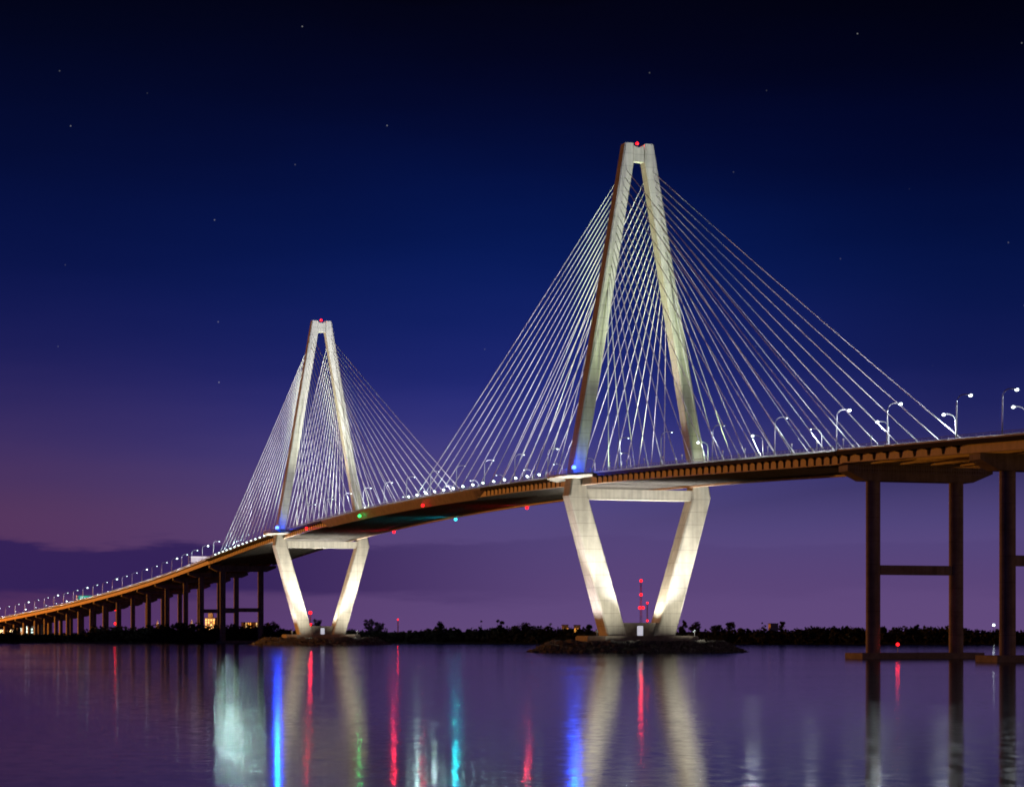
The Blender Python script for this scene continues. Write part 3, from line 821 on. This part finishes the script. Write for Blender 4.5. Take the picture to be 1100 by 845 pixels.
# ------------------------------------------------------------------ sky
world = bpy.data.worlds.new('World'); SC.world = world; world.use_nodes = True
nt = world.node_tree; N, L = nt.nodes, nt.links
bg = N['Background']
tc = N.new('ShaderNodeTexCoord'); sep = N.new('ShaderNodeSeparateXYZ'); L.new(tc.outputs['Generated'], sep.inputs[0])
def zy(y): return math.sin(math.atan((678.4-y)/2446))
ZM = .30
def ramp(stops):
    r = N.new('ShaderNodeValToRGB'); cr = r.color_ramp
    while len(cr.elements) > 1: cr.elements.remove(cr.elements[-1])
    stops = sorted((zy(y)/ZM, c) for y, c in stops)
    cr.elements[0].position = max(0, stops[0][0]); cr.elements[0].color = lin(*stops[0][1])
    for p, c in stops[1:]:
        e = cr.elements.new(min(1, p)); e.color = lin(*c)
    cr.interpolation = 'B_SPLINE'
    return r
dv = N.new('ShaderNodeMath'); dv.operation = 'DIVIDE'; dv.inputs[1].default_value = ZM; dv.use_clamp = True
# slow waviness so that the bands are not ruler-straight
mp = N.new('ShaderNodeMapping'); mp.inputs['Scale'].default_value = (6, 6, 34)
L.new(tc.outputs['Generated'], mp.inputs['Vector'])
nz = N.new('ShaderNodeTexNoise'); nz.inputs['Scale'].default_value = 1; nz.inputs['Detail'].default_value = 4
L.new(mp.outputs['Vector'], nz.inputs['Vector'])
ma = N.new('ShaderNodeMath'); ma.operation = 'MULTIPLY_ADD'; ma.inputs[1].default_value = .022; 
sb = N.new('ShaderNodeMath'); sb.operation = 'SUBTRACT'; sb.inputs[1].default_value = .5
L.new(nz.outputs['Fac'], sb.inputs[0]); L.new(sb.outputs[0], ma.inputs[0]); L.new(sep.outputs['Z'], ma.inputs[2])
L.new(ma.outputs[0], dv.inputs[0])
rc = ramp([(-30, (2, 2, 10)), (0, (3, 3, 18)), (100, (3, 7, 38)), (200, (4, 16, 66)), (300, (8, 29, 94)), (400, (28, 38, 112)), (450, (46, 50, 126)), (500, (74, 68, 132)), (560, (84, 72, 126)), (620, (92, 70, 122)), (675, (98, 74, 124))])
rl = ramp([(-30, (2, 2, 10)), (0, (2, 4, 20)), (100, (3, 8, 38)), (200, (5, 14, 58)), (300, (9, 20, 74)), (400, (27, 30, 90)), (480, (62, 48, 100)), (540, (82, 53, 92)), (580, (88, 55, 96)), (640, (76, 44, 88)), (675, (80, 46, 100))])
L.new(dv.outputs[0], rc.inputs[0]); L.new(dv.outputs[0], rl.inputs[0])
ax = N.new('ShaderNodeMapRange'); ax.interpolation_type = 'SMOOTHSTEP'
ax.inputs['From Min'].default_value = -.24; ax.inputs['From Max'].default_value = .03
L.new(sep.outputs['X'], ax.inputs['Value'])
mx = N.new('ShaderNodeMix'); mx.data_type = 'RGBA'
L.new(ax.outputs['Result'], mx.inputs['Factor']); L.new(rl.outputs['Color'], mx.inputs['A']); L.new(rc.outputs['Color'], mx.inputs['B'])
# low cloud bank, thick on the left, thinning out past the rear tower
mp2 = N.new('ShaderNodeMapping'); mp2.inputs['Scale'].default_value = (9, 9, 60)
L.new(tc.outputs['Generated'], mp2.inputs['Vector'])
nc = N.new('ShaderNodeTexNoise'); nc.inputs['Scale'].default_value = 1.3; nc.inputs['Detail'].default_value = 6; nc.inputs['Roughness'].default_value = .55
L.new(mp2.outputs['Vector'], nc.inputs['Vector'])
def math_(op, a, b=None, c=None, clamp=False):
    n = N.new('ShaderNodeMath'); n.operation = op; n.use_clamp = clamp
    for i, v in enumerate((a, b, c)):
        if v is None: continue
        if isinstance(v, (int, float)): n.inputs[i].default_value = v
        else: L.new(v, n.inputs[i])
    return n.outputs[0]
def mrange(v, a, b, c=0., d=1., smooth=True):
    n = N.new('ShaderNodeMapRange'); n.interpolation_type = 'SMOOTHSTEP' if smooth else 'LINEAR'
    n.inputs['From Min'].default_value = a; n.inputs['From Max'].default_value = b; n.inputs['To Min'].default_value = c; n.inputs['To Max'].default_value = d
    L.new(v, n.inputs['Value']); return n.outputs['Result']
wob = math_('MULTIPLY_ADD', math_('SUBTRACT', nc.outputs['Fac'], .5), .022, sep.outputs['Z'])
top = mrange(wob, .0402, .0372)
bot = mrange(wob, .012, .0185)
side = mrange(sep.outputs['X'], .05, -.15, .10, .92)
cl = math_('MULTIPLY', math_('MULTIPLY', top, bot), side)
dk = mrange(sep.outputs['X'], .0, .21, 1., .56)
dkz = math_('MAXIMUM', dk, mrange(sep.outputs['Z'], .105, .035, 0., 1.))
vm = N.new('ShaderNodeVectorMath'); vm.operation = 'SCALE'; L.new(mx.outputs['Result'], vm.inputs[0]); L.new(dkz, vm.inputs['Scale'])
mc = N.new('ShaderNodeMix'); mc.data_type = 'RGBA'
L.new(cl, mc.inputs['Factor']); L.new(vm.outputs['Vector'], mc.inputs['A']); mc.inputs['B'].default_value = lin(48, 32, 86)
# stars
vo = N.new('ShaderNodeTexVoronoi'); vo.inputs['Scale'].default_value = 26
vo.voronoi_dimensions = '2D'
cx_ = N.new('ShaderNodeCombineXYZ')
L.new(math_('DIVIDE', sep.outputs['X'], sep.outputs['Y']), cx_.inputs[0]); L.new(math_('DIVIDE', sep.outputs['Z'], sep.outputs['Y']), cx_.inputs[1])
L.new(cx_.outputs[0], vo.inputs['Vector'])
star = math_('MULTIPLY', math_('LESS_THAN', vo.outputs['Distance'], .0085), math_('GREATER_THAN', sep.outputs['Z'], .10))
vs = N.new('ShaderNodeSeparateColor'); L.new(vo.outputs['Color'], vs.inputs[0])
star = math_('MULTIPLY', star, math_('MULTIPLY', math_('GREATER_THAN', vs.outputs[0], .5), math_('MULTIPLY', vs.outputs[1], .17)))
ms = N.new('ShaderNodeMix'); ms.data_type = 'RGBA'; ms.blend_type = 'ADD'; ms.inputs['Factor'].default_value = 1
L.new(mc.outputs['Result'], ms.inputs['A']); L.new(star, ms.inputs['B'])
L.new(ms.outputs['Result'], bg.inputs['Color']); bg.inputs['Strength'].default_value = 1.0
# last trace of twilight
sk = N.new('ShaderNodeTexSky'); sk.sky_type = 'NISHITA'; sk.sun_disc = False
sk.sun_elevation = R(-6); sk.sun_rotation = R(200)
b2 = N.new('ShaderNodeBackground'); b2.inputs['Strength'].default_value = .012; L.new(sk.outputs['Color'], b2.inputs['Color'])
ad = N.new('ShaderNodeAddShader'); L.new(bg.outputs[0], ad.inputs[0]); L.new(b2.outputs[0], ad.inputs[1])
L.new(ad.outputs[0], N['World Output'].inputs['Surface'])

# ------------------------------------------------------------------ camera and render settings
cd = bpy.data.cameras.new('camera'); cam = bpy.data.objects.new('camera', cd); COL.objects.link(cam)
cam.location = (0, 0, CAM_Z); cam.rotation_euler = (R(90), 0, 0)
cd.sensor_width = 36; cd.sensor_fit = 'HORIZONTAL'; cd.lens = 2446/1100*36
cd.shift_y = (678.4-422.5)/1100; cd.clip_start = .5; cd.clip_end = 40000
SC.camera = cam
SC.render.engine = 'CYCLES'
SC.cycles.use_denoising = True
SC.cycles.max_bounces = 5; SC.cycles.glossy_bounces = 3; SC.cycles.diffuse_bounces = 2
SC.cycles.sample_clamp_indirect = 2.0
SC.cycles.caustics_reflective = False; SC.cycles.caustics_refractive = False
SC.cycles.use_light_tree = True
SC.cycles.filter_width = 1.8
SC.view_settings.view_transform = 'Standard'; SC.view_settings.look = 'None'
SC.view_settings.exposure = 0; SC.view_settings.gamma = 1; SC.view_settings.use_curve_mapping = False
